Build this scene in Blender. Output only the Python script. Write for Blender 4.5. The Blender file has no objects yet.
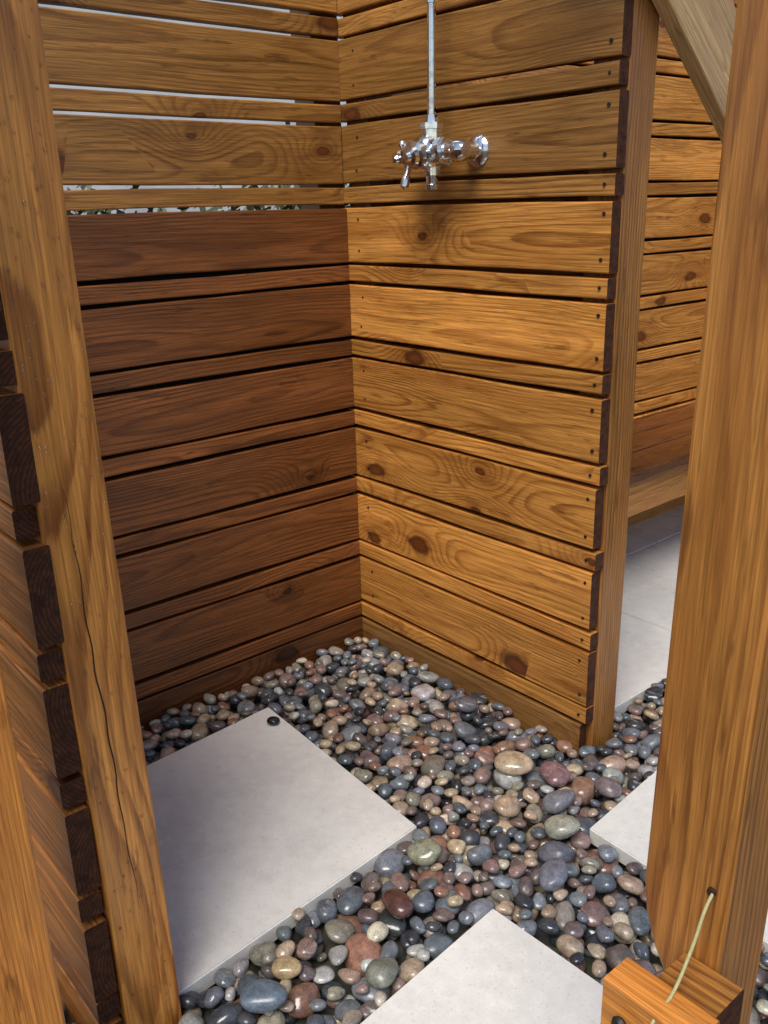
import bpy, math, random
import numpy as np
from mathutils import Vector, Matrix
random.seed(11); rng=np.random.default_rng(7)
S=bpy.context.scene
S.view_settings.view_transform='Standard'; S.view_settings.look='None'; S.view_settings.exposure=0

# ---------------------------------------------------------------- nodes
class G:
    def __init__(s,name):
        s.m=bpy.data.materials.new(name); s.m.use_nodes=True
        s.t=s.m.node_tree; s.b=s.t.nodes['Principled BSDF']
    def n(s,ty,**k):
        nd=s.t.nodes.new(ty)
        for a,v in k.items(): setattr(nd,a,v)
        return nd
    def put(s,sock,v):
        if isinstance(v,bpy.types.NodeSocket): s.t.links.new(v,sock)
        else: sock.default_value=v
    def math(s,op,a,b=0.0,c=None,clamp=False):
        nd=s.n('ShaderNodeMath',operation=op,use_clamp=clamp); s.put(nd.inputs[0],a); s.put(nd.inputs[1],b)
        if c is not None: s.put(nd.inputs[2],c)
        return nd.outputs[0]
    def attr(s,name): return s.n('ShaderNodeAttribute',attribute_name=name)
    def sep(s,v):
        nd=s.n('ShaderNodeSeparateXYZ'); s.put(nd.inputs[0],v); return nd.outputs
    def comb(s,x,y,z):
        nd=s.n('ShaderNodeCombineXYZ')
        for i,v in enumerate((x,y,z)): s.put(nd.inputs[i],v)
        return nd.outputs[0]
    def noise(s,v,scale=1,detail=2,rough=.5):
        nd=s.n('ShaderNodeTexNoise'); s.put(nd.inputs['Vector'],v); nd.inputs['Scale'].default_value=scale
        nd.inputs['Detail'].default_value=detail; nd.inputs['Roughness'].default_value=rough
        return nd
    def mr(s,v,a,b,c,d,smooth=False):
        nd=s.n('ShaderNodeMapRange'); 
        if smooth: nd.interpolation_type='SMOOTHSTEP'
        for i,x in enumerate((v,a,b,c,d)): s.put(nd.inputs[i],x)
        return nd.outputs[0]
    def mix(s,f,a,b,bt='MIX'):
        nd=s.n('ShaderNodeMix',data_type='RGBA',blend_type=bt)
        s.put(nd.inputs[0],f)
        for i,v in ((6,a),(7,b)):
            s.put(nd.inputs[i],(*v,1) if isinstance(v,tuple) and len(v)==3 else v)
        return nd.outputs[2]
    def bump(s,h,strength,dist):
        nd=s.n('ShaderNodeBump'); s.put(nd.inputs['Height'],h); nd.inputs['Strength'].default_value=strength
        nd.inputs['Distance'].default_value=dist; s.t.links.new(nd.outputs[0],s.b.inputs['Normal'])
    def base(s,c): s.put(s.b.inputs['Base Color'],c if not isinstance(c,tuple) else (*c,1))
    def rough(s,r): s.put(s.b.inputs['Roughness'],r)

def wood(name,light,dark,knot=(.17,.045,.012),ringk=.85,thr=.55,rough=.33,freq=165,blot=.25,stain=.5,tr=(.62,1.2)):
    g=G(name)
    a=g.attr('gc'); bt=g.attr('bt').outputs['Fac']
    x,y,z=g.sep(a.outputs['Vector'])
    w=g.noise(g.comb(g.math('MULTIPLY',x,.9),g.math('MULTIPLY',y,3),g.math('MULTIPLY',z,3)),1,2)
    wc=g.sep(w.outputs['Color'])
    y2=g.math('MULTIPLY_ADD',g.math('SUBTRACT',wc[0],.5),.10,y)
    z2=g.math('MULTIPLY_ADD',g.math('SUBTRACT',wc[1],.5),.08,z)
    fine=g.noise(g.comb(g.math('MULTIPLY',x,9),g.math('MULTIPLY',y,55),g.math('MULTIPLY',z,55)),1,3,.65)
    fc=g.sep(fine.outputs['Color'])
    r=g.math('SQRT',g.math('ADD',g.math('MULTIPLY',y2,y2),g.math('MULTIPLY',z2,z2)))
    v=g.n('ShaderNodeTexVoronoi',voronoi_dimensions='2D'); v.inputs['Scale'].default_value=1
    g.put(v.inputs['Vector'],g.comb(g.math('MULTIPLY',x,2.6),g.math('MULTIPLY',y,5.0),0.0))
    d0=v.outputs['Distance']
    kn=g.noise(g.comb(g.math('MULTIPLY',x,14),g.math('MULTIPLY',y,30),z),1,2,.5)
    kd=g.math('SUBTRACT',kn.outputs['Fac'],.5)
    d=g.math('MULTIPLY_ADD',kd,.13,d0)
    vr=g.sep(v.outputs['Color'])
    gate=g.math('GREATER_THAN',vr[0],thr)
    size=g.math('MULTIPLY_ADD',g.math('MULTIPLY',vr[1],vr[1]),.085,.032)
    near=g.math('POWER',g.mr(d0,0.0,.55,1,0),2.0)
    near=g.math('MULTIPLY',near,gate)
    R=g.math('MULTIPLY_ADD',r,freq,g.math('MULTIPLY',near,8.0))
    R=g.math('MULTIPLY_ADD',fine.outputs['Fac'],.4,R)
    fr=g.math('FRACT',R)
    up=g.mr(fr,.35,.86,0,1,True); dn=g.mr(fr,.88,1.0,1,0,True)
    ring=g.math('MULTIPLY',up,dn)
    bl=g.noise(g.comb(g.math('MULTIPLY',x,2.0),g.math('MULTIPLY',y,15),g.math('MULTIPLY',z,15)),1,3,.6)
    blc=g.sep(bl.outputs['Color'])
    ring=g.math('MULTIPLY',ring,g.mr(blc[1],.35,.65,.35,1))
    fib=g.noise(g.comb(g.math('MULTIPLY',x,7),g.math('MULTIPLY',y,300),g.math('MULTIPLY',z,300)),1,3,.7)
    fbc=g.sep(fib.outputs['Color'])
    c=g.mix(g.math('MULTIPLY',ring,ringk),light,dark)
    f=g.mr(fib.outputs['Fac'],.3,.7,.58,1.32)
    b=g.mr(bl.outputs['Fac'],.3,.7,1-blot,1+blot*.6)
    t=g.math('MULTIPLY',g.math('MULTIPLY',f,b),g.mr(bt,0,1,tr[0],tr[1]))
    nd=g.n('ShaderNodeVectorMath',operation='SCALE'); g.put(nd.inputs[0],c); g.put(nd.inputs['Scale'],t)
    c=nd.outputs[0]
    c=g.mix(g.mr(blc[2],.50,.66,0,stain),c,tuple(q*.85+.15*p for p,q in zip(light,dark)))
    c=g.mix(g.mr(fbc[1],.58,.68,0,.42),c,tuple(q*.6 for q in dark))
    c=g.mix(g.mr(fc[2],.60,.72,0,.65),c,tuple(q*.45 for q in dark))
    c=g.mix(g.math('MULTIPLY',g.math('MULTIPLY',near,g.mr(kn.outputs['Fac'],.4,.6,1,.2)),.9),c,tuple(.55*q+.3*p for p,q in zip(knot,dark)))
    rel=g.math('DIVIDE',d,size)
    km=g.math('MULTIPLY',g.mr(rel,.7,1.5,1,0,True),gate)
    kc=g.mix(g.mr(rel,.3,1.0,0,1,True),knot,tuple(q*.28 for q in knot))
    kc=g.mix(g.math('MULTIPLY',g.math('FRACT',g.math('MULTIPLY',d0,60)),.4),kc,tuple(q*.4 for q in knot))
    c=g.mix(g.math('MULTIPLY',km,.93),c,kc)
    g.base(c)
    g.rough(g.mr(bl.outputs['Fac'],.3,.7,rough-.08,rough+.14))
    g.bump(g.math('ADD',fib.outputs['Fac'],fine.outputs['Fac']),.6,.0016)
    return g.m

def endgrain(name,c1,c2):
    g=G(name); x,y,z=g.sep(g.attr('gc').outputs['Vector'])
    r=g.math('SQRT',g.math('ADD',g.math('MULTIPLY',y,y),g.math('MULTIPLY',z,z)))
    n=g.noise(g.attr('gc').outputs['Vector'],60,4,.7)
    fr=g.math('FRACT',g.math('MULTIPLY_ADD',n.outputs['Fac'],1.5,g.math('MULTIPLY',r,170)))
    g.base(g.mix(g.mr(n.outputs['Fac'],.35,.65,0,1),c2,g.mix(fr,c1,c2))); g.rough(.75); g.b.inputs['Specular IOR Level'].default_value=.25
    g.bump(n.outputs['Fac'],.7,.003)
    return g.m

HONEY=wood('honey_pine',(.74,.33,.070),(.29,.085,.013),thr=.46)
HONEY2=wood('amber_pine_post',(.60,.25,.052),(.23,.068,.012),thr=.88,freq=140,ringk=.9)
SIDE=wood('brown_pine',(.42,.165,.038),(.16,.048,.011),thr=.8)
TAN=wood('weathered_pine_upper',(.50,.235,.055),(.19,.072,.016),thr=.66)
BRACEW=wood('bare_pine_brace',(.62,.38,.16),(.34,.17,.055),thr=.9,ringk=.6)
BASEW=wood('base_board_pine',(.34,.165,.046),(.14,.058,.016),thr=.9)
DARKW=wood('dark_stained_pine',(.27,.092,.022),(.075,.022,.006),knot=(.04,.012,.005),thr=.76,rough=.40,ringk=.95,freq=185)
ORANGE=wood('orange_pine',(.62,.24,.045),(.34,.095,.014),thr=.85)
END=endgrain('dark_end_grain',(.15,.05,.02),(.035,.012,.006))
ENDL=endgrain('light_end_grain',(.5,.28,.10),(.25,.11,.03))
def simple(name,c,r=.5,metal=0,noise=None):
    g=G(name); 
    if noise:
        co=g.n('ShaderNodeTexCoord').outputs['Object']
        n=g.noise(co,noise,5,.6); g.base(g.mix(n.outputs['Fac'],tuple(q*.6 for q in c),tuple(min(1,q*1.3) for q in c)))
    else: g.base(c)
    g.rough(r); g.b.inputs['Metallic'].default_value=metal
    return g.m
NAIL=simple('nail_steel',(.035,.03,.028),.5,.4,40)
BACK=simple('dark_gap_backing',(.012,.009,.007),.9,0,8)  # near-black sheet added behind the slats so the gaps read as dark
HOLE=simple('dark_hole',(.03,.008,.004),.8)

# ---------------------------------------------------------------- timber mesh builder
class Timber:
    def __init__(s): s.v=[];s.f=[];s.mi=[];s.gc=[];s.bt=[]
    def board(s,o,dl,da,dt,L,W,T,ch=.003,warp=.0016,seg=10,mi=0,me=1,pith=None,tint=None):
        """o = corner; dl length, da across, dt thickness (outer face at +dt side)"""
        o,dl,da,dt=map(Vector,(o,dl,da,dt))
        off=random.uniform(0,60); yo=random.uniform(-.06,.06) if pith is None else pith
        zo=random.uniform(.02,.08); tn=random.random() if tint is None else tint
        prof=[]
        for (cx,cy,a0) in ((W-ch,T-ch,0),(ch,T-ch,90),(ch,ch,180),(W-ch,ch,270)):
            for k in (0,45,90):
                a=math.radians(a0+k); prof.append((cx+ch*math.cos(a),cy+ch*math.sin(a)))
        n=len(prof); b0=len(s.v)
        p1,p2=random.uniform(0,6),random.uniform(0,6)
        for i in range(seg+1):
            l=L*i/seg
            wa=warp*math.sin(p1+l*5.1)+.4*warp*math.sin(p2+l*17); wt=warp*.8*math.sin(p2+l*4.3)
            for (a,t) in prof:
                s.v.append(o+dl*l+da*(a+wa)+dt*(t+wt)); s.gc.append((l+off,a-W/2+yo,t-T+zo+T)); s.bt.append(tn)
        for i in range(seg):
            for j in range(n):
                q=b0+i*n
                s.f.append((q+j,q+(j+1)%n,q+n+(j+1)%n,q+n+j)); s.mi.append(mi)
        for i,fl in ((0,True),(seg,False)):
            c0=len(s.v)
            for j in range(n):
                s.v.append(s.v[b0+i*n+j].copy()); s.gc.append(s.gc[b0+i*n+j]); s.bt.append(tn)
            idx=list(range(c0,c0+n)); s.f.append(tuple(idx[::-1] if fl else idx)); s.mi.append(me)
    def prism(s,poly,o,da,db,dn,T,mi=0,darkedges=(),me=1):
        o,da,db,dn=map(Vector,(o,da,db,dn)); off=random.uniform(0,50); n=len(poly); b=len(s.v)
        for k in (0,1):
            for (a,c) in poly:
                s.v.append(o+da*a+db*c+dn*(T*k)); s.gc.append((c+off,a+.0,T*k+.05)); s.bt.append(.3)
        s.f.append(tuple(range(b,b+n))[::-1]); s.mi.append(mi); s.f.append(tuple(range(b+n,b+2*n))); s.mi.append(mi)
        for j in range(n):
            k=(j+1)%n; s.f.append((b+j,b+k,b+n+k,b+n+j)); s.mi.append(me if j in darkedges else mi)
    def nail(s,c,nrm,r=.0042):
        c,nrm=Vector(c),Vector(nrm).normalized(); u=nrm.orthogonal().normalized(); w=nrm.cross(u); b=len(s.v)
        for k in range(8):
            a=k*math.pi/4; s.v.append(c+nrm*.002+(u*math.cos(a)+w*math.sin(a))*r); s.gc.append((0,0,0)); s.bt.append(0)
        for k in range(8):
            a=k*math.pi/4; s.v.append(c-nrm*.004+(u*math.cos(a)+w*math.sin(a))*r); s.gc.append((0,0,0)); s.bt.append(0)
        s.f.append(tuple(range(b,b+8))); s.mi.append(2)
        for k in range(8): s.f.append((b+k,b+8+k,b+8+(k+1)%8,b+(k+1)%8)); s.mi.append(2)
    def make(s,name,mats,parent=None):
        me=bpy.data.meshes.new(name); me.from_pydata([tuple(v) for v in s.v],[],s.f)
        for m in mats: me.materials.append(m)
        me.polygons.foreach_set('material_index',s.mi)
        a=me.attributes.new('gc','FLOAT_VECTOR','POINT'); a.data.foreach_set('vector',np.array(s.gc,dtype=np.float32).ravel())
        a=me.attributes.new('bt','FLOAT','POINT'); a.data.foreach_set('value',np.array(s.bt,dtype=np.float32))
        me.update()
        import bmesh
        bm=bmesh.new(); bm.from_mesh(me); bmesh.ops.recalc_face_normals(bm,faces=bm.faces); bm.to_mesh(me); bm.free()
        ob=bpy.data.objects.new(name,me); S.collection.objects.link(ob)
        if parent: ob.parent=parent
        return ob
def empty(name):
    e=bpy.data.objects.new(name,None); S.collection.objects.link(e); return e
X,Y,Z=(1,0,0),(0,1,0),(0,0,1)
WH,NH,GP=.139,.041,.010
def rows(zmin,zmax):
    out=[]
    k=-1
    while True:
        top=.25+.2*k; k+=1
        if top-WH>zmax: break
        for (lo,hi) in ((top-WH,top),(top-WH-GP-NH,top-WH-GP)):
            if lo>=zmin-1e-6 and hi<=zmax+1e-6: out.append((lo,hi))
    return sorted(out)
def crack(name,x,pts,w,parent):
    vs=[];fs=[]
    n=len(pts)
    for i,(y,z) in enumerate(pts):
        ww=w*math.sin(math.pi*(i+.15)/(n-.7))+.0002; vs+=[(x,y-ww,z),(x,y+ww,z)]
    for i in range(n-1): fs.append((2*i,2*i+1,2*i+3,2*i+2))
    me=bpy.data.meshes.new(name); me.from_pydata(vs,[],fs); me.materials.append(HOLE); o=bpy.data.objects.new(name,me); S.collection.objects.link(o); o.parent=parent

EX=.852   # free end of the partition
# ---- right partition (faces -Y)
e=empty('slatted_partition_wall'); T=Timber(); U=Timber()
for lo,hi in rows(.055,2.06):
    L=EX+.03+random.uniform(-.005,.003)
    Q=T if lo<1.25 else U
    Q.board((-.03,.03,lo),X,Z,(0,-1,0),L,hi-lo,.03)
    xx=EX-.022
    if hi-lo>.1:
        Q.nail((xx+random.uniform(-.004,.004),0,lo+.025),(0,-1,0)); Q.nail((xx+random.uniform(-.004,.004),0,hi-.025),(0,-1,0))
        Q.nail((.05+random.uniform(-.006,.006),0,lo+.03),(0,-1,0),.003); Q.nail((.05+random.uniform(-.006,.006),0,hi-.03),(0,-1,0),.003)
    else: Q.nail((xx,0,(lo+hi)/2),(0,-1,0),.0035)
T.make('front_boards',[HONEY,END,NAIL],e); U.make('upper_front_boards',[TAN,END,NAIL],e)
T=Timber(); T.board((-.03,.028,-.06),X,Z,(0,-1,0),EX+.012,.108,.026,tint=.6)
T.make('base_board',[BASEW,END],e)
T=Timber()
for i,(lo,hi) in enumerate(rows(-.1,2.0)):
    T.board((.003,.121,lo+.07),X,Z,Y,EX-.025,hi-lo,.025)
T.make('rear_boards',[HONEY,END],e)
T=Timber()
T.board((EX-.088,.031,-.06),Z,X,Y,2.25,.088,.089,ch=.005,seg=16,tint=.0,pith=.03)
T.board((-.03,.031,-.06),Z,X,Y,2.2,.088,.089,ch=.005,seg=8)
T.make('posts',[HONEY2,END],e)

# ---- back wall, stall one (faces +X)
e=empty('slatted_back_wall'); T=Timber()
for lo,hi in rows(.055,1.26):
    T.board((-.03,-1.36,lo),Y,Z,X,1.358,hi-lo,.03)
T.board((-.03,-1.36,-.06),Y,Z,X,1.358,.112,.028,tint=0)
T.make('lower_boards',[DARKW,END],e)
T=Timber()
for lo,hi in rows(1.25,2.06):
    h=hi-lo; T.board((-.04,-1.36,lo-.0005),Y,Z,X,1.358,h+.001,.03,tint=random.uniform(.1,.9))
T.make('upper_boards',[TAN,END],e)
T=Timber()
T.board((-.055,-1.36,-.06),Y,Z,X,1.45,1.3,.012); T.make('backing',[BACK,BACK],e)
T=Timber()
for yy in (-1.36,-.05): T.board((-.145,yy,-.06),Z,Y,X,2.2,.088,.088,tint=0)
T.make('posts',[TAN,END],e)

# ---- side wall near left (faces -Y) seen from outside
e=empty('slatted_side_wall'); T=Timber()
for lo,hi in rows(-.1,1.5):
    T.board((.02,-1.196,lo),X,Z,(0,-1,0),.862+random.uniform(-.010,.004),hi-lo,.035)
T.make('outer_boards',[SIDE,END,NAIL],e)
T=Timber()
T.board((.796,-1.190,-.06),(0,-.011,1),Y,X,2.3,.092,.089,ch=.004,seg=20,warp=0.0008,tint=.9,pith=.025)
T.make('door_post',[HONEY2,END],e)
cp=[]
for i in range(40):
    t=i/39; z=.92-.68*t; cp.append((-1.190-.011*(z+.06)+.092*(.36+.16*t)+.0013*math.sin(i*1.1)+.0012*math.sin(i*.37)+random.uniform(-.0004,.0004),z))
crack('drying_crack',.8864,cp,.0009,e)
# water droplets beading on the varnished post
WD=G('water'); WD.base((1,1,1)); WD.rough(.03); WD.b.inputs['IOR'].default_value=1.33; WD.b.inputs['Transmission Weight'].default_value=1.0; WD=WD.m
import bmesh
def droplets(name,n,fn,parent):
    bm=bmesh.new(); bmesh.ops.create_icosphere(bm,subdivisions=2,radius=1); v0=[v.co.copy() for v in bm.verts]; f0=[[q.index for q in p.verts] for p in bm.faces]; bm.free()
    vs=[];fs=[]
    for _ in range(n):
        c,sc=fn(); b=len(vs); vs+=[(c[0]+v.x*sc[0],c[1]+v.y*sc[1],c[2]+v.z*sc[2]) for v in v0]; fs+=[[q+b for q in f] for f in f0]
    me=bpy.data.meshes.new(name); me.from_pydata(vs,[],fs); me.materials.append(WD)
    for p in me.polygons:p.use_smooth=True
    o=bpy.data.objects.new(name,me); S.collection.objects.link(o); o.parent=parent
def fpost():
    z=random.uniform(.05,1.75); r=random.choice((.0008,.001,.0013,.0018,.0024)); y=-1.190-.011*(z+.06)+random.uniform(.006,.086)
    return (.8852,y,z),(r*.6,r,r*random.uniform(1,1.5))
droplets('water_droplets',330,fpost,e)
T=Timber()
T.board((.925,-1.400,-.06),Z,X,Y,2.3,.09,.09,ch=.004,tint=.8)
T.make('wooden_post',[ORANGE,END])

# ---- second stall
e=empty('slatted_back_wall'); T=Timber()
for lo,hi in rows(-.1,2.06):
    T.board((-.03,.15,lo+.004),Y,Z,X,2.4,hi-lo,.03)
T.make('boards',[HONEY,END],e)
T=Timber(); T.board((-.055,.15,-.06),Y,Z,X,2.4,2.1,.012); T.make('backing',[BACK,BACK],e)
e=empty('slatted_end_wall'); T=Timber()
for lo,hi in rows(-.1,2.06):
    T.board((.003,2.33,lo+.004),X,Z,(0,-1,0),.88,hi-lo,.03)
T.board((.797,2.331,-.06),Z,X,Y,2.2,.088,.089)
T.make('boards',[HONEY,END],e)
e=empty('wooden_bench'); T=Timber()
for i in range(3):
    T.board((.005+i*.144,.155,.415),Y,X,Z,2.13,.136 if i<2 else .143,.035,tint=.2)
T.make('seat_boards',[DARKW,END],e)
T=Timber()
T.board((.395,.155,.30),Y,Z,X,2.13,.112,.03,tint=.5)
T.make('apron',[HONEY2,END],e)
T=Timber()
for yy in (.2,2.1): T.board((.30,yy,-.05),Z,Y,X,.46,.088,.088)
T.make('legs',[HONEY2,END],e)

# ---- diagonal brace
T=Timber()
a=math.radians(-40.3); dl=(0,math.cos(a),math.sin(a)); da=(0,-math.sin(a),math.cos(a))
p=Vector((EX+.007,.0,1.668))-Vector(dl)*.5
T.board(p,dl,da,X,1.5,.16,.036,tint=.8,seg=12)
T.make('diagonal_brace',[BRACEW,END])

# ---- right foreground post
e=empty('foreground_post'); T=Timber()
poly=[(0,.61),(0,2.3),(.088,2.3),(.088,-.05),(.045,-.05),(.045,.48),(.035,.51),(.018,.54),(.005,.575)]
T.prism(poly,(1.580,-.90,0),X,(.02,0,1),Y,.09,darkedges=(4,5,6,7,8))
post=T.make('timber',[HONEY2,END],e)
m=post.modifiers.new('b','BEVEL'); m.width=.004; m.segments=2; m.limit_method='ANGLE'
T=Timber()
T.board((1.618,-.957,.485),X,Z,(0,-1,0),.095,.085,.038,ch=.002,tint=1,me=1)
T.make('latch_block',[ORANGE,ENDL],e)
T=Timber(); T.board((1.645,-.902,.49),X,Z,(0,-1,0),.06,.07,.053,tint=0); T.make('spacer',[HONEY2,END],e)

def tube(name,pts,r,mat,parent=None,res=8,cyc=False):
    cu=bpy.data.curves.new(name,'CURVE'); cu.dimensions='3D'; cu.bevel_depth=r; cu.bevel_resolution=res; cu.use_fill_caps=True
    sp=cu.splines.new('BEZIER'); sp.bezier_points.add(len(pts)-1); sp.use_cyclic_u=cyc
    for bp,p in zip(sp.bezier_points,pts): bp.co=p; bp.handle_left_type=bp.handle_right_type='AUTO'
    cu.materials.append(mat); o=bpy.data.objects.new(name,cu); S.collection.objects.link(o)
    if parent:o.parent=parent
    return o
CORD=simple('cord',(.45,.42,.20),.8,0,300)
tube('cord',[(1.665,-.885,.645),(1.666,-.905,.641),(1.668,-.935,.60),(1.671,-.965,.574),(1.672,-1.000,.560),(1.668,-1.0015,.52)],.0016,CORD,e)

# ---------------------------------------------------------------- lathe for chrome parts
CH=G('chrome'); co=CH.n('ShaderNodeTexCoord').outputs['Object']
nn=CH.noise(co,90,3); CH.base(CH.mix(CH.mr(nn.outputs['Fac'],.55,.75,0,.5),(.78,.79,.8),(.35,.33,.3))); CH.b.inputs['Metallic'].default_value=1; CH.rough(CH.mr(nn.outputs['Fac'],.4,.7,.08,.3)); CH=CH.m
def lathe(name,prof,o,axis,mat,parent,seg=28):
    ax=Vector(axis).normalized(); u=ax.orthogonal().normalized(); w=ax.cross(u); vs=[];fs=[]
    for (d,r) in prof:
        for k in range(seg):
            a=2*math.pi*k/seg; vs.append(Vector(o)+ax*d+(u*math.cos(a)+w*math.sin(a))*r)
    n=len(prof)
    for i in range(n-1):
        for k in range(seg): fs.append((i*seg+k,i*seg+(k+1)%seg,(i+1)*seg+(k+1)%seg,(i+1)*seg+k))
    fs.append(tuple(range(seg))[::-1]); fs.append(tuple(range((n-1)*seg,n*seg)))
    me=bpy.data.meshes.new(name); me.from_pydata([tuple(v) for v in vs],[],fs); me.materials.append(mat)
    me.update()
    for p in me.polygons: p.use_smooth=seg>8
    me.set_sharp_from_angle(angle=math.radians(40))
    ob=bpy.data.objects.new(name,me); S.collection.objects.link(ob); ob.parent=parent; return ob
lathe('hole',[(0,.004),(.004,.0045)],(1.664,-.9035,.643),Y,HOLE,e,12)
lathe('screw_knob',[(0,.006),(.004,.008),(.008,.006)],(1.640,-.995,.535),(0,-1,0),NAIL,e,16)

e=empty('shower_valve')
vx,vy,vz=.384,-.066,1.362
lathe('wall_flange',[(0,.034),(.005,.034),(.012,.028),(.016,.018),(.04,.017),(.06,.017)],(.484,0.001,vz),(0,-1,0),CH,e)
lathe('elbow',[(-.026,.0),(-.024,.014),(-.014,.022),(0,.024),(.014,.022),(.024,.016),(.027,0)],(.484,vy+.004,vz),X,CH,e)
lathe('supply_arm',[(0,.019),(.03,.019),(.031,.024),(.05,.024),(.051,.02),(.075,.02)],(.482,vy,vz),(-1,0,0),CH,e)
lathe('union_nut',[(0,.031),(.022,.031)],(.450,vy,vz),(-1,0,0),CH,e,6)
lathe('valve_body',[(0,.014),(.004,.032),(.014,.040),(.03,.043),(.046,.040),(.058,.031),(.062,.033),(.07,.033),(.074,.020)],(.424,vy,vz),(-1,0,0),CH,e)
lathe('bonnet',[(0,.022),(.012,.022),(.013,.029),(.026,.029),(.027,.016),(.034,.013)],(.352,vy,vz),(-1,-.15,-.05),CH,e,6)
lathe('front_boss',[(0,.030),(.026,.030),(.030,.023),(.040,.021),(.044,.012),(.052,.009)],(vx+.008,vy-.020,vz),(0,-1,-.2),CH,e)
hc=Vector((.316,vy-.006,vz-.003))
lathe('handle_hub',[(0,.012),(.004,.018),(.014,.019),(.02,.013),(.022,.0)],hc+Vector((.008,0,0)),(-1,-.15,-.05),CH,e)
for i,a in enumerate((15,105,195,285)):
    a=math.radians(a); d=Vector((0.05,math.cos(a),math.sin(a)))
    lathe('handle_spoke_%d'%i,[(0,.006),(.020,.0055),(.024,.009),(.029,.0105),(.035,.007),(.037,0)],hc,d,CH,e,14)
lathe('top_union',[(0,.023),(.026,.023),(.027,.026),(.040,.026),(.041,.016),(.056,.013)],(vx+.018,vy,vz+.022),Z,CH,e,6)
lathe('riser_pipe',[(0,.0095),(.9,.0095)],(vx+.018,vy,vz+.03),(.012,0,1),CH,e)
tube('shower_arm',[(vx+.029,vy,vz+.92),(vx+.029,vy-.02,vz+1.0),(vx+.029,vy-.12,vz+1.03),(vx+.029,vy-.25,vz+1.0)],.0095,CH,e)
lathe('shower_head',[(0,.012),(.02,.014),(.04,.05),(.05,.055),(.054,.05)],(vx+.029,vy-.25,vz+1.01),(0,-.3,-1),CH,e)
lathe('bottom_outlet',[(0,.020),(.024,.020),(.025,.014),(.042,.013),(.044,.017),(.054,.016)],(vx+.018,vy,vz-.024),(0,0,-1),CH,e)
lathe('bottom_lever',[(0,.007),(.03,.006),(.04,.011),(.060,.010),(.066,0)],(.340,vy-.01,vz-.012),(-.1,-.25,-1),CH,e,14)
lathe('pipe_clip',[(0,.013),(.008,.013)],(vx+.021,vy,1.66),Z,CH,e)

# ---------------------------------------------------------------- pavers
def paver_mat():
    g=G('pale_stone_tile'); co=g.n('ShaderNodeTexCoord').outputs['Object']
    oi=g.n('ShaderNodeObjectInfo').outputs['Random']
    ad=g.n('ShaderNodeVectorMath',operation='ADD'); g.put(ad.inputs[0],co); g.put(ad.inputs[1],g.comb(g.math('MULTIPLY',oi,20.0),0.0,0.0)); co=ad.outputs[0]
    a=g.noise(co,5,4,.6); b=g.noise(co,34,6,.72); c=g.noise(co,240,2,.6)
    col=g.mix(g.mr(a.outputs['Fac'],.35,.65,0,1),(.72,.70,.65),(.82,.795,.735))
    col=g.mix(g.mr(b.outputs['Fac'],.5,.66,0,.6),col,(.88,.85,.78))
    col=g.mix(g.mr(b.outputs['Fac'],.30,.46,.4,0),col,(.60,.575,.52))
    col=g.mix(g.mr(c.outputs['Fac'],.28,.38,.5,0),col,(.42,.37,.31))
    g.base(col); g.rough(g.mr(a.outputs['Fac'],.35,.65,.22,.42))
    g.bump(g.math('ADD',b.outputs['Fac'],g.math('MULTIPLY',c.outputs['Fac'],.5)),.2,.002); return g.m
PM=paver_mat()
pavers=[[(.18,-.467),(.803,-.50),(.853,-1.09),(.225,-1.075)],
 [(1.071,-.552),(1.68,-.53),(1.71,-1.14),(1.125,-1.16)],
 [(1.05,-.238),(1.66,-.262),(1.62,.36),(.995,.375)],
 [(.19,.16),(.797,.14),(.795,.683),(.19,.683)],
 [(.19,.689),(.795,.689),(.795,1.30),(.19,1.30)],
 [(.19,1.306),(.795,1.306),(.795,1.92),(.19,1.92)],
 [(.0,.689),(.184,.689),(.184,1.30),(.0,1.30)],[(.0,1.306),(.184,1.306),(.184,1.92),(.0,1.92)],
 [(1.0,.44),(1.61,.42),(1.61,1.03),(1.0,1.05)]]
for q in pavers:
    bm=bmesh.new(); cx=sum(p[0] for p in q)/4; cy=sum(p[1] for p in q)/4
    vs=[bm.verts.new((p[0]-cx,p[1]-cy,z)) for z in (-.03,.006) for p in q]
    bm.faces.new(vs[:4]); bm.faces.new(vs[4:])
    for j in range(4): bm.faces.new((vs[j],vs[(j+1)%4],vs[4+(j+1)%4],vs[4+j]))
    bmesh.ops.recalc_face_normals(bm,faces=bm.faces)
    bmesh.ops.bevel(bm,geom=bm.edges[:],offset=.0025,segments=2,affect='EDGES')
    me=bpy.data.meshes.new('stone_paver'); bm.to_mesh(me); bm.free(); me.materials.append(PM)
    o=bpy.data.objects.new('stone_paver',me); o.location=(cx,cy,0); S.collection.objects.link(o)

# ---------------------------------------------------------------- pebbles: drop simulation on a height grid
cs=.004; x0,x1,y0,y1=-.0,2.35,-1.75,1.45
nx,ny=int((x1-x0)/cs),int((y1-y0)/cs)
H=np.full((nx,ny),-.055,dtype=np.float32)
gx=x0+(np.arange(nx)+.5)*cs; gy=y0+(np.arange(ny)+.5)*cs
GX,GY=np.meshgrid(gx,gy,indexing='ij')
for q in pavers:
    m=np.ones_like(H,bool); cx=sum(p[0] for p in q)/4; cy=sum(p[1] for p in q)/4
    q2=[(cx+(p[0]-cx)*.978,cy+(p[1]-cy)*.978) for p in q]
    ar=sum(q2[i][0]*q2[(i+1)%4][1]-q2[(i+1)%4][0]*q2[i][1] for i in range(4))
    sg=1 if ar>0 else -1
    for i in range(4):
        a,b=q2[i],q2[(i+1)%4]
        m&=sg*((b[0]-a[0])*(GY-a[1])-(b[1]-a[1])*(GX-a[0]))>0
    H[m]=9
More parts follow.
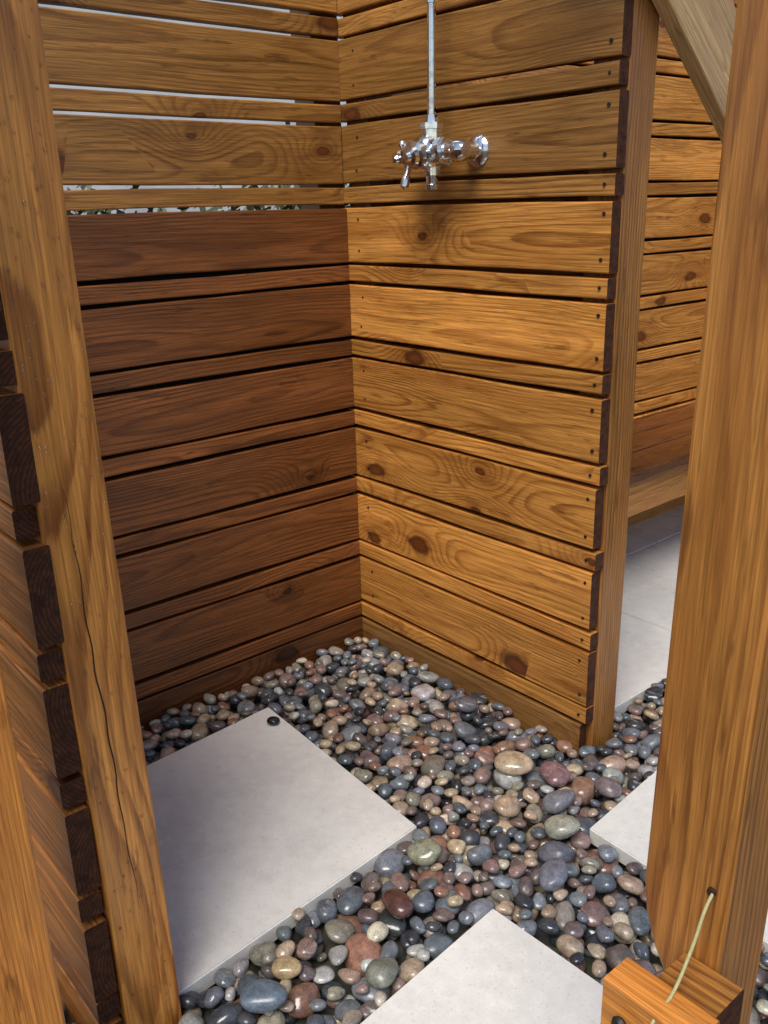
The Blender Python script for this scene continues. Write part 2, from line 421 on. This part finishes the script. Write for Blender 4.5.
def block(xa,xb,ya,yb): H[(GX>xa)&(GX<xb)&(GY>ya)&(GY<yb)]=9
block(0,EX,.0,.145); block(.8,.885,-1.19,-1.1); block(0,.88,-1.23,-1.195); block(.925,1.015,-1.405,-1.315); block(1.63,1.68,-.9,-.81)
peb=[]
def footprint(a,b,c,ang):
    R=int(a/cs)+1; k=np.arange(-R,R+1)*cs; U,V=np.meshgrid(k,k,indexing='ij')
    u=U*math.cos(ang)+V*math.sin(ang); v=-U*math.sin(ang)+V*math.cos(ang)
    d=1-(u/a)**2-(v/b)**2; m=d>0
    hh=np.where(m,c*np.sqrt(np.maximum(d,0)),0); return R,m,hh.astype(np.float32)
def try_place(a,b,c,ang,K,limit,pos=None,keep=None):
    R,m,hh=footprint(a,b,c,ang); best=None
    for _ in range(K):
        if pos is None: i=random.randrange(R,nx-R-1); j=random.randrange(R,ny-R-1)
        else:
            i=int((pos[0]-x0)/cs); j=int((pos[1]-y0)/cs)
        sub=H[i-R:i+R+1,j-R:j+R+1]
        z=float((sub+hh)[m].max())
        if best is None or z<best[0]: best=(z,i,j)
    z,i,j=best
    if z>5 or z+c>limit: return False
    z-=.12*c
    sub=H[i-R:i+R+1,j-R:j+R+1]; sub[m]=np.maximum(sub[m],(z+hh)[m])
    peb.append((gx[i],gy[j],z,a*1.03,b*1.03,c*1.03,ang,keep)); return True
fails=0; tries=0
while fails<260 and len(peb)<9000 and tries<30000:
    tries+=1
    s=float(np.clip(rng.lognormal(math.log(.0235),.27),.014,.040))
    b=s*random.uniform(.68,.94); c=s*random.uniform(.45,.68)
    lim=.013+ .4*max(0,s-.022)
    if try_place(s,b,c,random.uniform(0,6.28),7,lim): fails=0
    else: fails+=1
for _ in range(1500):
    s=random.uniform(.010,.016); try_place(s,s*.8,s*.6,random.uniform(0,6.28),4,.005)
big=[(.811,-.212,.048,.040,.022,(.60,.46,.30)),(.896,-.163,.040,.032,.021,(.26,.15,.14)),(1.027,-.298,.036,.031,.02,(.32,.31,.25)),
(.886,-.555,.034,.029,.02,(.24,.22,.15)),(.955,-.689,.040,.024,.019,(.14,.065,.05)),(1.056,-.811,.034,.027,.018,(.22,.23,.18)),
(.936,-.929,.028,.023,.016,(.50,.38,.20)),(.971,-.998,.042,.031,.02,(.10,.13,.17)),(.96,-.235,.038,.029,.02,(.18,.19,.21)),
(.55,-.10,.03,.025,.016,(.13,.13,.14)),(1.0,-.11,.034,.027,.018,(.20,.16,.16)),(1.10,-.42,.036,.028,.019,(.16,.18,.21)),(.90,-.33,.032,.026,.018,(.38,.28,.19))]
for (px,py,a,b,c,col) in big: try_place(a,b,c,random.uniform(0,3.14),1,.06,pos=(px,py),keep=col)
print('PEBBLES',len(peb),'tries',tries)
def ico(sub):
    bm=bmesh.new(); bmesh.ops.create_icosphere(bm,subdivisions=sub,radius=1)
    v=np.array([x.co[:] for x in bm.verts]); bm.verts.ensure_lookup_table()
    f=np.array([[q.index for q in p.verts] for p in bm.faces]); bm.free(); return v,f
V0,F0=ico(3); V2,F2=ico(2)
shapes=[];shapes2=[]
for k in range(18):
    pr=[(rng.normal(size=3),rng.uniform(.04,.14),rng.uniform(1.5,3.8),rng.uniform(0,6)) for _ in range(5)]; pwr=rng.uniform(.78,1.0)
    for V,out in ((V0,shapes),(V2,shapes2)):
        n=V/np.linalg.norm(V,axis=1)[:,None]; d=np.zeros(len(n))
        for ax,am,fq,ph in pr: d+=am*np.cos(n@(ax/np.linalg.norm(ax))*fq+ph)
        v=np.sign(n)*np.abs(n)**pwr*(1+d[:,None]*.75); v=v/np.abs(v).max(axis=0); out.append(v)
pal=[((.17,.185,.205),17),((.05,.055,.062),14),((.10,.115,.135),13),((.22,.15,.13),16),((.44,.34,.23),11),((.24,.13,.09),8),((.25,.23,.18),10),((.36,.355,.34),6),((.14,.108,.10),12),((.34,.25,.18),12),((.54,.47,.37),3)]
pc=[p[0] for p in pal]; pw=np.array([p[1] for p in pal],float); pw/=pw.sum()
VV=[];FF=[];CC=[];RR=[];base=0
for (px,py,pz,a,b,c,ang,keep) in peb:
    k=random.randrange(len(shapes)); near=(px-1.99)**2+(py+1.55)**2<2.4
    sv,sf=(shapes[k],F0) if (a>.030 or (near and a>.018)) else (shapes2[k],F2)
    M=Matrix.Rotation(ang,3,'Z')@Matrix.Rotation(random.gauss(0,.17),3,'X')@Matrix.Rotation(random.gauss(0,.17),3,'Y')
    v=(sv*np.array([a,b,c]))@np.array(M).T+np.array([px,py,pz])
    VV.append(v); FF.append(sf+base); base+=len(v)
    col=np.array(keep if keep else pc[rng.choice(len(pc),p=pw)])*rng.uniform(.75,1.25)*rng.uniform(.95,1.05,3)
    CC.append(np.tile(np.append(np.clip(col,0,1),1.0),(len(v),1))); RR.append(np.full(len(v),random.random()))
VV=np.concatenate(VV);FF=np.concatenate(FF);CC=np.concatenate(CC);RR=np.concatenate(RR)
me=bpy.data.meshes.new('river_pebbles'); me.vertices.add(len(VV)); me.vertices.foreach_set('co',VV.astype(np.float32).ravel())
me.loops.add(FF.size); me.loops.foreach_set('vertex_index',FF.astype(np.int32).ravel())
me.polygons.add(len(FF)); me.polygons.foreach_set('loop_start',np.arange(0,FF.size,3,dtype=np.int32))
me.update(calc_edges=True)
me.polygons.foreach_set('use_smooth',np.ones(len(FF),bool))
at=me.attributes.new('pcol','FLOAT_COLOR','POINT'); at.data.foreach_set('color',CC.astype(np.float32).ravel())
at=me.attributes.new('prnd','FLOAT','POINT'); at.data.foreach_set('value',RR.astype(np.float32))
def pebmat():
    g=G('wet_river_pebble'); co=g.n('ShaderNodeTexCoord').outputs['Object']; rn=g.attr('prnd').outputs['Fac']
    off=g.n('ShaderNodeVectorMath',operation='ADD'); g.put(off.inputs[0],co); g.put(off.inputs[1],g.comb(g.math('MULTIPLY',rn,9.0),g.math('MULTIPLY',rn,4.0),0.0))
    v=off.outputs[0]
    a=g.noise(v,55,3,.6); b=g.noise(v,380,3,.75)
    x,y,z=g.sep(v)
    w=g.noise(g.comb(g.math('MULTIPLY',x,40),g.math('MULTIPLY_ADD',y,90,g.math('MULTIPLY',z,160)),z),1,2)
    c=g.attr('pcol').outputs['Color']
    sc=g.n('ShaderNodeVectorMath',operation='SCALE'); g.put(sc.inputs[0],c)
    g.put(sc.inputs['Scale'],g.math('MULTIPLY',g.mr(a.outputs['Fac'],.3,.7,.6,1.35),g.mr(b.outputs['Fac'],.3,.7,.6,1.4)))
    c=sc.outputs[0]
    c=g.mix(g.math('MULTIPLY',g.mr(w.outputs['Fac'],.6,.68,0,.5),g.math('GREATER_THAN',rn,.7)),c,(.42,.40,.36))
    g.base(c); g.rough(g.mr(g.math('FRACT',g.math('MULTIPLY',rn,7.3)),0,1,.08,.36)); g.b.inputs['Specular IOR Level'].default_value=.7; g.bump(b.outputs['Fac'],.15,.001); return g.m
PB=pebmat(); me.materials.append(PB)
ob=bpy.data.objects.new('river_pebbles',me); S.collection.objects.link(ob)
pm=bpy.data.meshes.new('black_pebble'); pm.from_pydata([tuple(q) for q in shapes[3]*np.array([.019,.014,.010])],[],[tuple(int(i) for i in f) for f in F0])
for p in pm.polygons:p.use_smooth=True
pm.materials.append(simple('black_stone',(.012,.013,.015),.2,0,60)); o=bpy.data.objects.new('black_pebble',pm); o.location=(.262,-.503,.0155); o.rotation_euler=(0,0,.6); S.collection.objects.link(o)

# ---------------------------------------------------------------- ground + what is beyond the screens
def sheet(name,x0,x1,y0,y1,z,mat):
    me=bpy.data.meshes.new(name); me.from_pydata([(x0,y0,z),(x1,y0,z),(x1,y1,z),(x0,y1,z)],[],[(0,1,2,3)]); me.materials.append(mat)
    o=bpy.data.objects.new(name,me); S.collection.objects.link(o); return o
def groundmat():
    g=G('dark_soil_gravel'); co=g.n('ShaderNodeTexCoord').outputs['Object']
    v=g.n('ShaderNodeTexVoronoi'); v.inputs['Scale'].default_value=30; g.put(v.inputs['Vector'],co); n=g.noise(co,3,6,.6)
    c=g.mix(v.outputs['Distance'],(.10,.095,.085),(.02,.018,.015)); c=g.mix(g.mr(n.outputs['Fac'],.45,.6,0,.6),c,(.06,.07,.03))
    g.base(c); g.rough(.9); g.bump(v.outputs['Distance'],.5,.01); return g.m
sheet('ground',-150,150,-150,150,-.055,groundmat())
WM=simple('painted_render',(.80,.80,.79),.8,0,3)
e=empty('garden_wall')
def box(name,lo,hi,mat,parent=None,bev=.01):
    bm=bmesh.new(); bmesh.ops.create_cube(bm,size=1)
    for v in bm.verts: v.co=[lo[i]+(v.co[i]+.5)*(hi[i]-lo[i]) for i in range(3)]
    bmesh.ops.bevel(bm,geom=bm.edges[:],offset=bev,segments=2,affect='EDGES')
    me=bpy.data.meshes.new(name); bm.to_mesh(me); bm.free(); me.materials.append(mat); o=bpy.data.objects.new(name,me); S.collection.objects.link(o)
    if parent:o.parent=parent
    return o
box('wall_body',(-4.3,-7,-.05),(-4.1,7,3.3),WM,e); box('coping',(-4.34,-7,3.302),(-4.06,7,3.38),WM,e)
LM=simple('leaf',(.05,.075,.03),.5,0,6)
for (sx,sy,sr) in ((-2.9,.4,.80),(-3.2,2.2,.86),(-2.7,-.7,.64),(-3.0,1.3,.68)):
    vs=[];fs=[]
    for i in range(2200):
        d=Vector((random.gauss(0,1),random.gauss(0,1),random.gauss(0,1))).normalized()*sr*random.uniform(.45,1)*(1+.2*math.sin(i*.01))
        c=Vector((sx,sy,sr*.95))+Vector((d.x*.8,d.y*.8,d.z)); 
        u=Vector((random.gauss(0,1),random.gauss(0,1),random.gauss(0,1))).normalized(); w=u.orthogonal().normalized()
        b=len(vs); vs+=[c-u*.045,c+w*.02,c+u*.045,c-w*.02]; fs.append((b,b+1,b+2,b+3))
    for k in range(5):
        a=k*1.25; b=len(vs); tip=Vector((sx+math.cos(a)*sr*.5,sy+math.sin(a)*sr*.5,sr*1.2))
        for q in range(5):
            an=q*1.2566; vs.append(Vector((sx+.02*math.cos(an),sy+.02*math.sin(an),-.05)))
        vs.append(tip)
        for q in range(5): fs.append((b+q,b+(q+1)%5,b+5))
    me=bpy.data.meshes.new('shrub'); me.from_pydata([tuple(v) for v in vs],[],fs); me.materials.append(LM)
    o=bpy.data.objects.new('shrub',me); S.collection.objects.link(o)

# ---------------------------------------------------------------- light
sd=Vector((.42,-.66,1.2)).normalized()
W=bpy.data.worlds.new('World'); S.world=W; W.use_nodes=True; nt=W.node_tree
sk=nt.nodes.new('ShaderNodeTexSky'); sk.sky_type='NISHITA'; sk.sun_disc=False
sk.sun_elevation=math.asin(sd.z); sk.sun_rotation=math.atan2(sd.x,sd.y)
nt.links.new(sk.outputs[0],nt.nodes['Background'].inputs[0]); nt.nodes['Background'].inputs[1].default_value=.13
L=bpy.data.lights.new('sun','SUN'); L.energy=3.3; L.angle=math.radians(32); L.color=(1,.94,.86)
lo=bpy.data.objects.new('sun',L); lo.rotation_euler=sd.to_track_quat('Z','Y').to_euler(); S.collection.objects.link(lo)

# ---------------------------------------------------------------- camera
cam=bpy.data.cameras.new('camera'); cam.sensor_fit='VERTICAL'; cam.sensor_height=36; cam.lens=899/1024*36; cam.clip_start=.02; cam.clip_end=500
co=bpy.data.objects.new('camera',cam); S.collection.objects.link(co)
r=Vector((.6452,.7638,-.0264)).normalized(); b=Vector((.7287,-.6044,.3214)); b=(b-r*b.dot(r)).normalized(); u=b.cross(r)
M=Matrix((r,u,b)).transposed().to_4x4(); M.translation=(1.9935,-1.555,1.25); co.matrix_world=M
S.camera=co
